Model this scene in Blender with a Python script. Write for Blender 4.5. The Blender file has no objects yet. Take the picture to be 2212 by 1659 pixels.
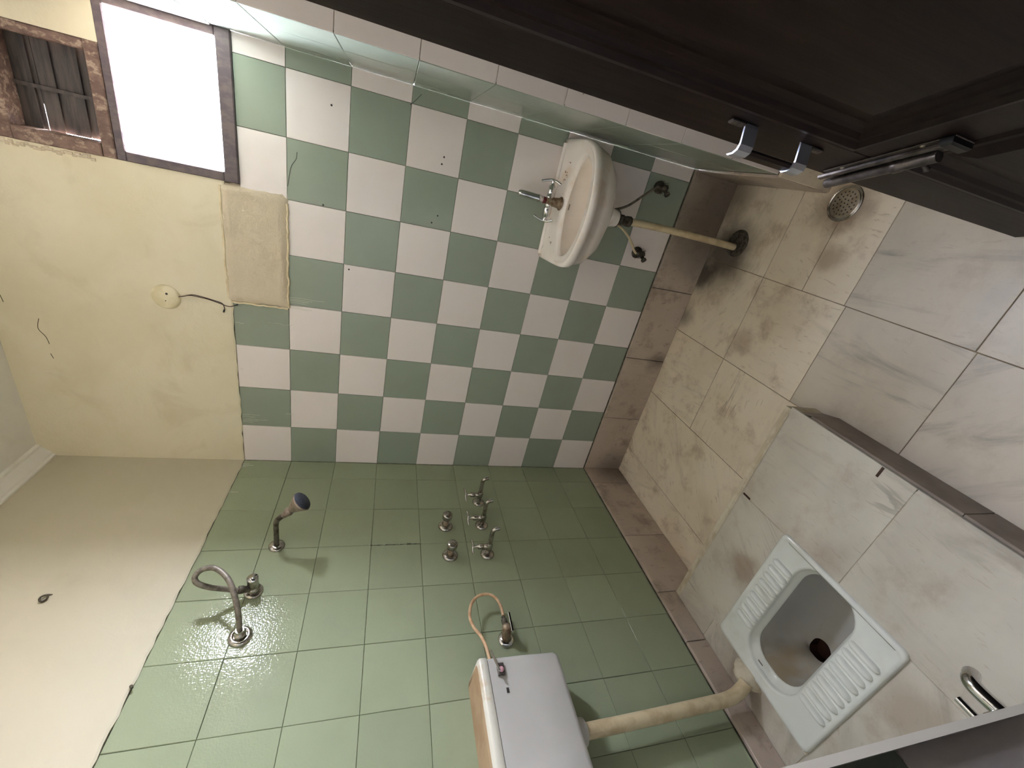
import bpy, math, random
from mathutils import Vector, Matrix
random.seed(7)
S = bpy.context.scene
COL = S.collection
PI = math.pi

# ------------------------------------------------------------------ camera
R = ((0.21819277, -0.23195618, -0.94793894), (-0.87393167, -0.47873271, -0.08401444), (-0.43432171, 0.84676521, -0.30716987))
cam_d = bpy.data.cameras.new('camera')
cam = bpy.data.objects.new('camera', cam_d)
COL.objects.link(cam)
rx, dn, fw = (Vector(r) for r in R)
m = Matrix((rx, -dn, -fw)).transposed().to_4x4()
m.translation = Vector((1.4536694, -1.79723276, 1.4718607))
cam.matrix_world = m
cam_d.sensor_width = 36
cam_d.lens = 897.368 / 2212 * 36
cam_d.clip_start = 0.01
S.camera = cam

# ------------------------------------------------------------------ world and light
WORLD = 60.0
HALL = 0.22
# radiance from straight down (0) over the horizon (.5) to straight up (1): sunlit pale ground, bright haze, paler overhead
SKY = ((0.0, (.40, .38, .39)), (.46, (.50, .49, .53)), (.54, (.64, .65, .73)), (.72, (.82, .84, .95)), (1.0, (.56, .60, .74)))
w = bpy.data.worlds.new('world')
S.world = w
w.use_nodes = True
wn = w.node_tree
tc = wn.nodes.new('ShaderNodeTexCoord')
sp_ = wn.nodes.new('ShaderNodeSeparateXYZ')
mr = wn.nodes.new('ShaderNodeMapRange')
mr.inputs[1].default_value = -1
mr.inputs[2].default_value = 1
mx_ = wn.nodes.new('ShaderNodeValToRGB')
while len(mx_.color_ramp.elements) < 5:
    mx_.color_ramp.elements.new(.5)
for el, (p_, c_) in zip(mx_.color_ramp.elements, SKY):
    el.position = p_
    el.color = c_ + (1,)
wn.links.new(tc.outputs['Generated'], sp_.inputs[0])
wn.links.new(sp_.outputs['Z'], mr.inputs[0])
wn.links.new(mr.outputs[0], mx_.inputs[0])
wn.links.new(mx_.outputs[0], wn.nodes['Background'].inputs[0])
wn.nodes['Background'].inputs[1].default_value = WORLD


def area(name, loc, direction, sx, sy, power, color):
    l = bpy.data.lights.new(name, 'AREA')
    l.shape = 'RECTANGLE'
    l.size, l.size_y = sx, sy
    l.energy = power
    l.color = color
    o = bpy.data.objects.new(name, l)
    o.location = loc
    o.rotation_euler = Vector(direction).to_track_quat('-Z', 'Y').to_euler()
    COL.objects.link(o)
    return o


# the openings of the two ventilator windows guide the sampling of the sky
for nm, loc, sx, sy in (('sky_portal', (1.444, .13, 2.171), .40, .32), ('sky_portal', (1.386, .13, 2.48), .26, .24)):
    po = area(nm, loc, (0, -1, 0), sx, sy, 1, (1, 1, 1))
    po.data.cycles.is_portal = True
# added bluish fill light in the unseen adjoining room, lifts the dark door jamb
area('hall_fill', (1.2, -3.3, 2.7), (0, 0, -1), .5, .5, HALL, (0.5, 0.68, 1.0))

S.view_settings.view_transform = 'Standard'
S.view_settings.look = 'None'
S.view_settings.gamma = 1.0
S.view_settings.exposure = 3.26
S.view_settings.use_curve_mapping = False
S.cycles.max_bounces = 12
S.cycles.diffuse_bounces = 10
S.cycles.sample_clamp_indirect = 6.0


# ------------------------------------------------------------------ materials
def s2l(c):
    return tuple(((v / 255) / 12.92 if v / 255 <= .04045 else ((v / 255 + .055) / 1.055) ** 2.4) for v in c) + (1,)


def new_mat(name):
    mt = bpy.data.materials.new(name)
    mt.use_nodes = True
    nt = mt.node_tree
    b = nt.nodes['Principled BSDF']
    return mt, nt, b


def node(nt, t, **kw):
    n = nt.nodes.new(t)
    for k, v in kw.items():
        setattr(n, k, v)
    return n


def mathn(nt, op, a, b=None, clamp=False):
    n = nt.nodes.new('ShaderNodeMath')
    n.operation = op
    n.use_clamp = clamp
    for i, v in ((0, a), (1, b)):
        if v is None:
            continue
        if isinstance(v, (int, float)):
            n.inputs[i].default_value = v
        else:
            nt.links.new(v, n.inputs[i])
    return n.outputs[0]


def mixc(nt, fac, a, b):
    n = nt.nodes.new('ShaderNodeMix')
    n.data_type = 'RGBA'
    for i, v in ((0, fac), (6, a), (7, b)):
        if isinstance(v, (int, float)):
            n.inputs[i].default_value = v
        elif isinstance(v, tuple):
            n.inputs[i].default_value = v
        else:
            nt.links.new(v, n.inputs[i])
    return n.outputs[2]


def noise(nt, vec, scale, detail=4, rough=.55, dist=0.0):
    n = nt.nodes.new('ShaderNodeTexNoise')
    n.inputs['Scale'].default_value = scale
    n.inputs['Detail'].default_value = detail
    n.inputs['Roughness'].default_value = rough
    n.inputs['Distortion'].default_value = dist
    nt.links.new(vec, n.inputs['Vector'])
    return n.outputs[0]


def ramp(nt, v, lo, hi):
    n = nt.nodes.new('ShaderNodeMapRange')
    n.interpolation_type = 'SMOOTHSTEP'
    nt.links.new(v, n.inputs[0])
    n.inputs[1].default_value = lo
    n.inputs[2].default_value = hi
    return n.outputs[0]


def pos(nt):
    return nt.nodes.new('ShaderNodeNewGeometry').outputs['Position']


def rnd(nt):
    return nt.nodes.new('ShaderNodeObjectInfo').outputs['Random']


def bump(nt, b, h, strength, dist=.002):
    n = nt.nodes.new('ShaderNodeBump')
    n.inputs['Strength'].default_value = strength
    n.inputs['Distance'].default_value = dist
    nt.links.new(h, n.inputs['Height'])
    nt.links.new(n.outputs[0], b.inputs['Normal'])


def simple(name, col, rough=.5, metal=0.0, col2=None, scale=20, lo=.4, hi=.65, bumps=0, bscale=60, bdist=.002, var=0.0):
    mt, nt, b = new_mat(name)
    b.inputs['Roughness'].default_value = rough
    b.inputs['Metallic'].default_value = metal
    p = pos(nt)
    c = s2l(col)
    if col2:
        c = mixc(nt, ramp(nt, noise(nt, p, scale), lo, hi), s2l(col), s2l(col2))
    if var:
        r = mathn(nt, 'MULTIPLY_ADD', rnd(nt), 2 * var)
        r.node.inputs[2].default_value = 1 - var
        hs = nt.nodes.new('ShaderNodeHueSaturation')
        nt.links.new(r, hs.inputs['Value'])
        if isinstance(c, tuple):
            hs.inputs['Color'].default_value = c
        else:
            nt.links.new(c, hs.inputs['Color'])
        c = hs.outputs[0]
    if isinstance(c, tuple):
        b.inputs['Base Color'].default_value = c
    else:
        nt.links.new(c, b.inputs['Base Color'])
    if bumps:
        bump(nt, b, noise(nt, p, bscale), bumps, bdist)
    return mt


def tile_mat(name, col, dirt, rough=.14, ripple=.0, var=.03, dirt_amt=.25, spec=.35):
    mt, nt, b = new_mat(name)
    p = pos(nt)
    b.inputs['Roughness'].default_value = rough
    r = mathn(nt, 'MULTIPLY_ADD', rnd(nt), 2 * var)
    r.node.inputs[2].default_value = 1 - var
    hs = nt.nodes.new('ShaderNodeHueSaturation')
    nt.links.new(r, hs.inputs['Value'])
    hs.inputs['Color'].default_value = s2l(col)
    f = mathn(nt, 'MULTIPLY', ramp(nt, noise(nt, p, 5, 6), .45, .8), dirt_amt)
    sp = ramp(nt, noise(nt, p, 90, 3), .74, .80)
    f2 = mathn(nt, 'MAXIMUM', f, mathn(nt, 'MULTIPLY', sp, .35))
    c = mixc(nt, f2, hs.outputs[0], s2l(dirt))
    nt.links.new(c, b.inputs['Base Color'])
    b.inputs['Specular IOR Level'].default_value = spec
    rr = mathn(nt, 'MULTIPLY_ADD', noise(nt, p, 12), .12)
    rr.node.inputs[2].default_value = rough - .05
    nt.links.new(rr, b.inputs['Roughness'])
    if ripple:
        v = nt.nodes.new('ShaderNodeTexVoronoi')
        v.feature = 'SMOOTH_F1'
        v.inputs['Scale'].default_value = 165
        v.inputs['Smoothness'].default_value = .6
        v.inputs['Randomness'].default_value = .7
        nt.links.new(p, v.inputs['Vector'])
        bump(nt, b, v.outputs['Distance'], ripple, .003)
    return mt


def marble(name, base, base2, vein, stain, stain_amt=.5, spots=(), rough=.38, vein_amt=.6):
    mt, nt, b = new_mat(name)
    p = pos(nt)
    # each slab gets its own piece of the stone
    off = nt.nodes.new('ShaderNodeCombineXYZ')
    r = rnd(nt)
    for i, k in enumerate((37.0, 91.0, 53.0)):
        nt.links.new(mathn(nt, 'MULTIPLY', r, k), off.inputs[i])
    va = nt.nodes.new('ShaderNodeVectorMath')
    nt.links.new(p, va.inputs[0])
    nt.links.new(off.outputs[0], va.inputs[1])
    q = va.outputs[0]
    rot = nt.nodes.new('ShaderNodeVectorRotate')
    rot.rotation_type = 'Z_AXIS'
    nt.links.new(q, rot.inputs['Vector'])
    nt.links.new(mathn(nt, 'MULTIPLY', r, 7.0), rot.inputs['Angle'])
    mp = nt.nodes.new('ShaderNodeMapping')
    nt.links.new(rot.outputs[0], mp.inputs[0])
    mp.inputs['Scale'].default_value = (1.0, 5.0, 1.0)
    streak = ramp(nt, noise(nt, mp.outputs[0], 2.4, 6, .6, .6), .52, .78)
    c = mixc(nt, ramp(nt, noise(nt, q, 4, 5), .35, .7), s2l(base), s2l(base2))
    c = mixc(nt, mathn(nt, 'MULTIPLY', streak, vein_amt), c, s2l(vein))
    # fine dark veins
    n1 = noise(nt, mp.outputs[0], 1.1, 5, .5, 1.0)
    thin = mathn(nt, 'SUBTRACT', 1.0, ramp(nt, mathn(nt, 'ABSOLUTE', mathn(nt, 'SUBTRACT', n1, .5)), .0, .012))
    thin = mathn(nt, 'MULTIPLY', thin, ramp(nt, noise(nt, q, 2.2, 2), .60, .72))
    c = mixc(nt, mathn(nt, 'MULTIPLY', thin, .6), c, s2l((112, 104, 94)))
    # brown dirt
    st = mathn(nt, 'MULTIPLY', ramp(nt, noise(nt, p, 7.5, 7, .68), .50, .72), stain_amt)
    sm = mathn(nt, 'MULTIPLY', ramp(nt, noise(nt, mp.outputs[0], 19, 5, .62, .5), .60, .68), stain_amt * .7)
    c = mixc(nt, mathn(nt, 'MAXIMUM', st, sm), c, s2l(stain))
    for (x, y, z, r0, r1, amt, colr) in spots:
        d = nt.nodes.new('ShaderNodeVectorMath')
        d.operation = 'DISTANCE'
        nt.links.new(p, d.inputs[0])
        d.inputs[1].default_value = (x, y, z)
        dd = mathn(nt, 'ADD', d.outputs['Value'], mathn(nt, 'MULTIPLY', noise(nt, p, 14, 5), .10))
        mk = mathn(nt, 'SUBTRACT', 1.0, ramp(nt, dd, r0 + .05, r1 + .05))
        c = mixc(nt, mathn(nt, 'MULTIPLY', mk, amt), c, s2l(colr))
    nt.links.new(c, b.inputs['Base Color'])
    b.inputs['Roughness'].default_value = rough
    bump(nt, b, noise(nt, p, 55, 4), .12, .001)
    return mt


def plaster_mat(name, c1, c2, c3, b_amt=.25):
    mt, nt, b = new_mat(name)
    p = pos(nt)
    c = mixc(nt, ramp(nt, noise(nt, p, 2.2, 5, .55, .4), .38, .66), s2l(c1), s2l(c2))
    c = mixc(nt, mathn(nt, 'MULTIPLY', ramp(nt, noise(nt, p, 5.5, 6, .6, .6), .52, .74), .55), c, s2l(c3))
    nt.links.new(c, b.inputs['Base Color'])
    b.inputs['Roughness'].default_value = .62
    h = mathn(nt, 'ADD', noise(nt, p, 9, 4), mathn(nt, 'MULTIPLY', noise(nt, p, 160, 3), .15))
    bump(nt, b, h, b_amt, .012)
    return mt


def wood_mat(name, c1, c2, rough=.45, scale=(1, 1, .08), bumpy=.2, paint=None, spec=.4):
    mt, nt, b = new_mat(name)
    p = pos(nt)
    mp = nt.nodes.new('ShaderNodeMapping')
    mp.inputs['Scale'].default_value = scale
    nt.links.new(p, mp.inputs[0])
    g = noise(nt, mp.outputs[0], 60, 6, .6)
    c = mixc(nt, ramp(nt, g, .35, .65), s2l(c1), s2l(c2))
    if paint:
        c = mixc(nt, ramp(nt, noise(nt, mp.outputs[0], 48, 6, .7), .50, .62), c, s2l(paint))
    nt.links.new(c, b.inputs['Base Color'])
    b.inputs['Roughness'].default_value = rough
    bump(nt, b, g, bumpy, .002)
    b.inputs['Specular IOR Level'].default_value = spec
    return mt


M = {}
M['green'] = tile_mat('green_tile', (144, 154, 140), (122, 122, 100), .2, 0, .03, .15)
M['green_side'] = tile_mat('green_tile_rippled', (147, 155, 128), (128, 132, 104), .06, .15, .05, .25, .12)
M['white'] = tile_mat('white_tile', (227, 218, 215), (208, 196, 182), .2, 0, .025, .2)
M['grout'] = simple('grout', (92, 88, 74), .85, 0, (132, 124, 104), 30)
M['floor_grout'] = simple('floor_grout', (112, 94, 74), .85, 0, (140, 124, 100), 14)
M['plaster'] = plaster_mat('plaster_yellow', (218, 209, 184), (211, 201, 172), (198, 186, 156))
M['plaster_left'] = plaster_mat('plaster_cream', (188, 180, 158), (184, 177, 153), (178, 170, 146), .12)
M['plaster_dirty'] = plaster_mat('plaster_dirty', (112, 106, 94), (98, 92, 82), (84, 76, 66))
M['ceil'] = plaster_mat('ceiling_paint', (226, 222, 212), (218, 214, 204), (208, 202, 190), .15)
M['patch'] = plaster_mat('rough_plaster', (204, 190, 166), (196, 182, 158), (178, 160, 136), .9)
M['ridge'] = simple('plaster_ridge', (222, 208, 176), .75, 0, (204, 186, 150), 30)
M['drip'] = simple('dried_plaster', (206, 206, 186), .8)
GR = (58, 48, 42)
M['marble'] = marble('floor_marble', (230, 217, 196), (220, 205, 182), (178, 166, 148), (150, 122, 94), .55,
                     spots=((1.36, -.12, 0, .05, .22, .88, GR), (1.24, -.03, 0, .02, .13, .85, GR), (1.62, -.56, 0, .055, .13, .55, (108, 84, 66)),
                            (1.02, -.02, 0, .0, .1, .6, GR), (1.60, -.03, 0, .02, .16, .6, (96, 78, 56)), (1.45, -.60, 0, .01, .08, .55, (138, 112, 86)),
                            (1.05, -.42, 0, .0, .08, .5, (140, 110, 80))))
M['marble_grey'] = marble('floor_marble_grey', (205, 194, 177), (190, 180, 163), (118, 115, 108), (150, 130, 106), .3, vein_amt=.9)
M['marble_top'] = marble('platform_marble', (198, 192, 178), (184, 177, 163), (138, 131, 120), (146, 122, 98), .42,
                         spots=((.38, -1.03, .14, .02, .10, .55, (120, 88, 64)), (.66, -1.20, .14, .0, .09, .4, (128, 104, 84)),
                                (.07, -1.24, .14, .03, .16, .55, (110, 84, 64)), (.5, -1.56, .14, .03, .13, .45, (136, 112, 86))))
M['marble_skirt'] = marble('skirting_marble', (192, 176, 162), (178, 162, 148), (146, 134, 124), (112, 94, 80), .6,
                           spots=((0, -.02, .0, .05, .25, .6, (84, 72, 66)), (1.5, 0, .02, .1, .4, .65, (78, 64, 50)), (.75, 0, .05, .0, .09, .6, GR)))
M['marble_riser'] = simple('riser_slab', (140, 126, 112), .5, 0, (122, 108, 96), 9)
M['mortar'] = simple('mortar', (204, 194, 172), .9, 0, (184, 170, 144), 18, bumps=.5, bscale=40, bdist=.006)
M['ceramic'] = simple('glazed_ceramic', (214, 216, 208), .12, 0, (198, 197, 184), 6, .45, .8)
M['basin'] = simple('basin_ceramic', (244, 236, 230), .12, 0, (234, 216, 198), 11, .5, .75)
M['basin_dirt'] = simple('basin_dirt', (138, 100, 70), .8)
M['pan_in'] = simple('pan_inside', (172, 170, 164), .2, 0, (160, 144, 118), 3, .5, .7)
M['print'] = simple('faded_print', (110, 98, 88), .4)
M['hole'] = simple('dark_hole', (20, 15, 14), .6)
M['rusty'] = simple('rusty_water', (60, 40, 34), .25)
M['chrome'] = simple('dull_chrome', (176, 172, 164), .22, .9, (128, 116, 100), 60, .45, .7)
M['chrome_new'] = simple('clean_chrome', (214, 214, 214), .12, 1.0)
M['steel'] = simple('drain_steel', (178, 168, 150), .35, .75, (160, 146, 124), 40)
M['corroded'] = simple('corroded_metal', (98, 92, 80), .6, .5, (58, 50, 40), 50, bumps=.6, bscale=160)
M['brass'] = simple('scaled_brass', (150, 134, 112), .55, .5, (112, 84, 60), 55, bumps=.3, bscale=120)
M['maroon'] = simple('maroon_coupling', (104, 36, 42), .4)
M['hose_grey'] = simple('grey_hose', (128, 120, 108), .45, .3, (98, 90, 80), 70)
M['hose_tan'] = simple('tan_hose', (198, 164, 128), .5, 0, (178, 140, 104), 40)
M['pvc'] = simple('cream_pvc', (206, 190, 156), .4, 0, (186, 166, 132), 20)
M['plastic'] = simple('cistern_plastic', (190, 187, 181), .35, 0, (182, 179, 173), 4)
M['lid'] = simple('cistern_lid', (206, 202, 188), .35, 0, (190, 170, 140), 14, .55, .7)
M['lid_dust'] = simple('dusty_lid', (172, 146, 116), .7, 0, (160, 132, 102), 14)
M['pink'] = simple('pink_button', (214, 160, 172), .4)
M['cover'] = simple('cover_plate', (222, 212, 182), .45, 0, (206, 194, 158), 18)
M['wire'] = simple('old_wire', (62, 42, 38), .6)
M['black'] = simple('black_plastic', (22, 20, 22), .5)
M['face'] = simple('shower_face', (62, 66, 78), .5, 0, (44, 46, 54), 150)
M['web'] = simple('dusty_web', (64, 56, 44), .95)
M['door'] = wood_mat('dark_door', (38, 26, 23), (28, 19, 17), .42, (1, 1, .06), .25, None, .18)
M['frame'] = wood_mat('weathered_frame', (122, 98, 86), (98, 76, 68), .6, (1, 1, .6), .5, (160, 140, 124))
M['frame_low'] = wood_mat('window_frame_wood', (104, 92, 92), (84, 74, 80), .45, (1, 1, .5), .3)
M['board'] = wood_mat('dark_boards', (84, 75, 70), (54, 48, 47), .5, (.12, 1, 1), .5)
M['bracket'] = simple('bright_bracket', (196, 200, 214), .3, .85)
M['bolt'] = simple('bolt_metal', (104, 96, 92), .4, .7, (76, 70, 68), 60)
M['edge'] = simple('lit_tile_edge', (206, 198, 182), .5)  # pale colour paints window light on the jamb's tile edges


def glass_mat():
    mt, nt, b = new_mat('window_glass')
    t = node(nt, 'ShaderNodeBsdfTransparent')
    t.inputs[0].default_value = (.97, .985, 1, 1)
    g = node(nt, 'ShaderNodeBsdfGlossy')
    g.inputs['Roughness'].default_value = .05
    mx = node(nt, 'ShaderNodeMixShader')
    mx.inputs[0].default_value = .05
    nt.links.new(t.outputs[0], mx.inputs[1])
    nt.links.new(g.outputs[0], mx.inputs[2])
    nt.links.new(mx.outputs[0], nt.nodes['Material Output'].inputs[0])
    return mt


M['glass'] = glass_mat()


# ------------------------------------------------------------------ mesh helpers
class MB:
    def __init__(self):
        self.v, self.f, self.s = [], [], []

    def add(self, vs, fs, smooth=False):
        n = len(self.v)
        self.v += [tuple(a) for a in vs]
        self.f += [tuple(i + n for i in f) for f in fs]
        self.s += [smooth] * len(fs)
        return self

    def box(self, x0, x1, y0, y1, z0, z1):
        v = [(x, y, z) for z in (z0, z1) for y in (y0, y1) for x in (x0, x1)]
        return self.add(v, [(0, 2, 3, 1), (4, 5, 7, 6), (0, 1, 5, 4), (2, 6, 7, 3), (0, 4, 6, 2), (1, 3, 7, 5)])

    def obox(self, c, ax, size, bev=0.0):
        """box centred at c with axes ax (3 vectors), bevelled by insetting rings along the third axis"""
        c = Vector(c)
        a, b, n = (Vector(t).normalized() for t in ax)
        hx, hy, hz = (t / 2 for t in size)
        rings = [(hx - bev, hy - bev, -hz), (hx, hy, -hz + bev), (hx, hy, hz - bev), (hx - bev, hy - bev, hz)] if bev else [(hx, hy, -hz), (hx, hy, hz)]
        vs = []
        for (rx_, ry_, rz_) in rings:
            for (i, j) in ((-1, -1), (1, -1), (1, 1), (-1, 1)):
                vs.append(c + a * rx_ * i + b * ry_ * j + n * rz_)
        fs = [(3, 2, 1, 0)]
        k = len(rings)
        for r in range(k - 1):
            for i in range(4):
                j = (i + 1) % 4
                fs.append((r * 4 + i, r * 4 + j, (r + 1) * 4 + j, (r + 1) * 4 + i))
        fs.append(tuple((k - 1) * 4 + i for i in range(4)))
        return self.add(vs, fs)

    def rings(self, rings, cap0=True, cap1=True, smooth=True):
        n = len(rings[0])
        vs = [p for r in rings for p in r]
        fs = []
        for k in range(len(rings) - 1):
            for i in range(n):
                j = (i + 1) % n
                fs.append((k * n + i, k * n + j, (k + 1) * n + j, (k + 1) * n + i))
        self.add(vs, fs, smooth)
        if cap0:
            self.add(rings[0], [tuple(reversed(range(n)))])
        if cap1:
            self.add(rings[-1], [tuple(range(n))])
        return self

    def lathe(self, base, axis, prof, seg=24):
        """prof: list of (distance along axis, radius)"""
        ax = Vector(axis).normalized()
        u = ax.orthogonal().normalized()
        v = ax.cross(u)
        b = Vector(base)
        rr = []
        for (d, r) in prof:
            r = max(r, .00005)
            rr.append([b + ax * d + (u * math.cos(2 * PI * i / seg) + v * math.sin(2 * PI * i / seg)) * r for i in range(seg)])
        return self.rings(rr)

    def tube(self, pts, r, seg=12, smooth_path=True, rads=None):
        P = [Vector(p) for p in pts]
        if smooth_path and len(P) > 2:
            P = spline(P, 6)
        n = len(P)
        T = [(P[min(i + 1, n - 1)] - P[max(i - 1, 0)]).normalized() for i in range(n)]
        u = T[0].orthogonal().normalized()
        rr = []
        for i in range(n):
            u = (u - T[i] * u.dot(T[i])).normalized()
            v = T[i].cross(u)
            ri = r if rads is None else rads[0] + (rads[1] - rads[0]) * i / (n - 1)
            rr.append([P[i] + (u * math.cos(2 * PI * k / seg) + v * math.sin(2 * PI * k / seg)) * ri for k in range(seg)])
        return self.rings(rr)

    def build(self, name, mat, parent=None, loc=None):
        off = Vector(parent['base']) if parent is not None and 'base' in parent else Vector((0, 0, 0))
        if loc is not None:
            off = Vector(loc)
        me = bpy.data.meshes.new(name)
        me.from_pydata([tuple(Vector(a) - off) for a in self.v], [], self.f)
        me.polygons.foreach_set('use_smooth', self.s)
        for mm in (mat if isinstance(mat, (list, tuple)) else [mat]):
            me.materials.append(mm)
        me.update()
        o = bpy.data.objects.new(name, me)
        if parent is not None:
            o.parent = parent
            o['base'] = tuple(off)
        elif loc is not None:
            o.location = loc
            o['base'] = tuple(off)
        COL.objects.link(o)
        return o


def spline(P, k):
    out = []
    n = len(P)
    for i in range(n - 1):
        p0, p1, p2, p3 = P[max(i - 1, 0)], P[i], P[i + 1], P[min(i + 2, n - 1)]
        for j in range(k):
            t = j / k
            out.append(.5 * ((2 * p1) + (p2 - p0) * t + (2 * p0 - 5 * p1 + 4 * p2 - p3) * t * t + (3 * p1 - p0 - 3 * p2 + p3) * t ** 3))
    out.append(P[-1])
    return out


def thing(name, label, cat, loc, group=None):
    o = bpy.data.objects.new(name, None)
    o.empty_display_size = .05
    o.location = loc
    o['base'] = tuple(loc)
    o['label'] = label
    o['category'] = cat
    if group:
        o['group'] = group
    COL.objects.link(o)
    return o


def struct(o):
    o['kind'] = 'structure'
    return o


X, Y, Z = Vector((1, 0, 0)), Vector((0, 1, 0)), Vector((0, 0, 1))
_tm = {}


def tile(parent, mat, P0, U, V, wd, ht, t=.006, gap=.0012, ch=.0012, name='tile', jit=.0003, rot=.002):
    """one tile: P0 corner of the face, U and V in the face, U x V looks out"""
    key = (round(wd, 4), round(ht, 4), t, gap, ch, mat.name, name)
    if key not in _tm:
        g = gap / 2
        a, b = wd - g, ht - g
        vs = []
        for (i, n) in ((0, -t), (0, -ch), (ch, 0)):
            vs += [(g + i, g + i, n), (a - i, g + i, n), (a - i, b - i, n), (g + i, b - i, n)]
        fs = []
        for k in range(2):
            for i in range(4):
                j = (i + 1) % 4
                fs.append((k * 4 + i, k * 4 + j, (k + 1) * 4 + j, (k + 1) * 4 + i))
        fs.append((8, 9, 10, 11))
        me = bpy.data.meshes.new(name)
        me.from_pydata(vs, [], fs)
        me.materials.append(mat)
        _tm[key] = me
    o = bpy.data.objects.new(name, _tm[key])
    U, V = Vector(U), Vector(V)
    N = U.cross(V)
    m = Matrix((U, V, N)).transposed().to_4x4()
    m.translation = Vector(P0) + N * random.uniform(-jit, jit)
    m = m @ Matrix.Rotation(random.uniform(-rot, rot), 4, 'X') @ Matrix.Rotation(random.uniform(-rot, rot), 4, 'Y')
    o.parent = parent
    o.matrix_world = m
    o.matrix_basis = m
    COL.objects.link(o)
    return o


# ================================================================== ROOM SHELL
TOP = 2.04      # top of the tiling
CEIL = 2.79
XS = 1.66       # side of the pier
YS = -0.47      # front of the pier
XR = 2.02       # right wall
YF = -1.721     # wall with the doorway
XJ = 1.110      # left jamb of the doorway
PH = 0.14       # platform height
PX = 0.985      # platform edge
PY = -0.845

# --- floor slab (left out under the platform, where the pan hangs)
mb = MB()
mb.box(PX, XR, YF, 0, -.12, -.0022)
mb.box(0, PX, PY, 0, -.12, -.0022)
mb.box(-.2, 2.6, -4.2, YF, -.3, -.0022)
mb.box(-.2, 0, YF, .2, -.3, -.001)
mb.box(0, XR + .2, 0, .2, -.3, -.001)
mb.box(XR, XR + .2, YF, 0, -.3, -.001)
mb.box(0, XR, YF, 0, -.3, -.28)
floor = struct(mb.build('floor', M['floor_grout']))
rows_by_col = [
    (0.0, .18, [0, -PY], 'marble'),
    (.18, .568, [0, -PY], 'marble'),
    (.568, .947, [0, .376, -PY], 'marble'),
    (.947, PX + .0, [0, .376, .749, -PY], 'marble'),
]
for x0, x1, ys, mk in rows_by_col[:3]:
    for a, b in zip(ys, ys[1:]):
        tile(floor, M[mk], (x0, -b, 0), X, Y, x1 - x0, b - a, .012, .0022, .0010)
for x0, x1, ys in ((.947, 1.32, [0, .376, .749, 1.125, 1.5, 1.721]), (1.32, XR, [0, .376, .568, .742, 1.12, 1.5, 1.721])):
    for k, (a, b) in enumerate(zip(ys, ys[1:])):
        grey = b > 1.0 or (x0 > 1.3 and b > 1.0)
        tile(floor, M['marble_grey' if grey else 'marble'], (x0, -b, 0), X, Y, x1 - x0, b - a, .012, .0022, .0010)

# --- back wall
mb = MB()
YB = .006
mb.box(-.2, 1.225, YB, .14, 0, CEIL)
mb.box(1.225, XS, YB, .14, 0, 1.99)
mb.box(1.225, 1.535, YB, .14, 2.64, CEIL)
mb.box(1.535, XS, YB, .14, 2.335, CEIL)
wall_back = struct(mb.build('wall_back', M['grout']))


def wavy_slab(parent, name, mat, plane, c, u0, u1, z0, z1, th=.008, amp=.004, step=.03, sign=1):
    """plaster coat whose lower edge wanders; plane 'y' looks to -y, plane 'x' looks to +x*sign"""
    n = max(2, int((u1 - u0) / step))
    lo = [(u0 + (u1 - u0) * i / n, z0 + random.uniform(-amp, amp)) for i in range(n + 1)]

    def pt(u, z, d):
        return (u, c - d, z) if plane == 'y' else (c + sign * d, u, z)
    fr = [pt(u, z, th * .55) for u, z in lo]
    fr2 = [pt(u, z + .006, th) for u, z in lo]
    bk = [pt(u, z, -.004) for u, z in lo]
    tp = [pt(u, z1, th) for u, z in lo]
    vs = bk + fr + fr2 + tp
    m_ = n + 1
    fs = []
    for r in range(3):
        for i in range(n):
            f = (r * m_ + i, r * m_ + i + 1, (r + 1) * m_ + i + 1, (r + 1) * m_ + i)
            if plane == 'x' and sign > 0:
                pass
            fs.append(f)
    return MB().add(vs, fs).build(name, mat, parent)


wavy_slab(wall_back, 'plaster', M['plaster'], 'y', 0, 0.0, 1.225, TOP, CEIL, .004)
wavy_slab(wall_back, 'plaster', M['plaster'], 'y', 0, 1.535, XS, 2.335, CEIL, .004, .001)
wavy_slab(wall_back, 'plaster', M['plaster'], 'y', 0, 1.225, 1.535, 2.64, CEIL, .004, .003)
TW = .2007
xs = [TW * i for i in range(9)] + [XS]
for r in range(9):
    for c in range(9):
        z1 = TOP - .2 * r
        z0 = z1 - .2
        if r == 0 and c in (4, 5):
            continue
        if r == 0 and c >= 6:
            z1 = 1.99
        tile(wall_back, M['white'] if (r + c) % 2 == 0 else M['green'], (xs[c], 0, z0), X, Z, xs[c + 1] - xs[c], z1 - z0)
# rough plaster patch where two tiles are missing
n, k = 22, 12
vs, fs = [], []
for j in range(k + 1):
    for i in range(n + 1):
        x = .785 + (1.222 - .785) * i / n
        z = 1.838 + (2.062 - 1.838) * j / k
        d = .003 + .0035 * random.random()
        if j > k - 3:
            d += .005 * random.random()
        if i in (0, n) or j in (0, k):
            d = -.004
            x += random.uniform(-.003, .003)
            z += random.uniform(-.002, .002)
        if i in (1, n - 1) or j in (1,):
            d += .004
        vs.append((x, -d, z))
for j in range(k):
    for i in range(n):
        a = j * (n + 1) + i
        fs.append((a, a + 1, a + n + 2, a + n + 1))
MB().add(vs, fs, True).build('plaster_patch', M['patch'], wall_back)
for pts in ([(.790 + .4 * i / 24, 1.840) for i in range(25)], [(.786, 1.845 + .2 * i / 14) for i in range(15)], [(.80 + .41 * i / 26, 2.052) for i in range(27)]):
    P_ = [(x + random.uniform(-.002, .002), -.003, z + random.uniform(-.0025, .0025)) for x, z in pts]
    MB().tube(P_, .0042, 6, False).build('plaster_ridge', M['ridge'], wall_back)

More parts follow.
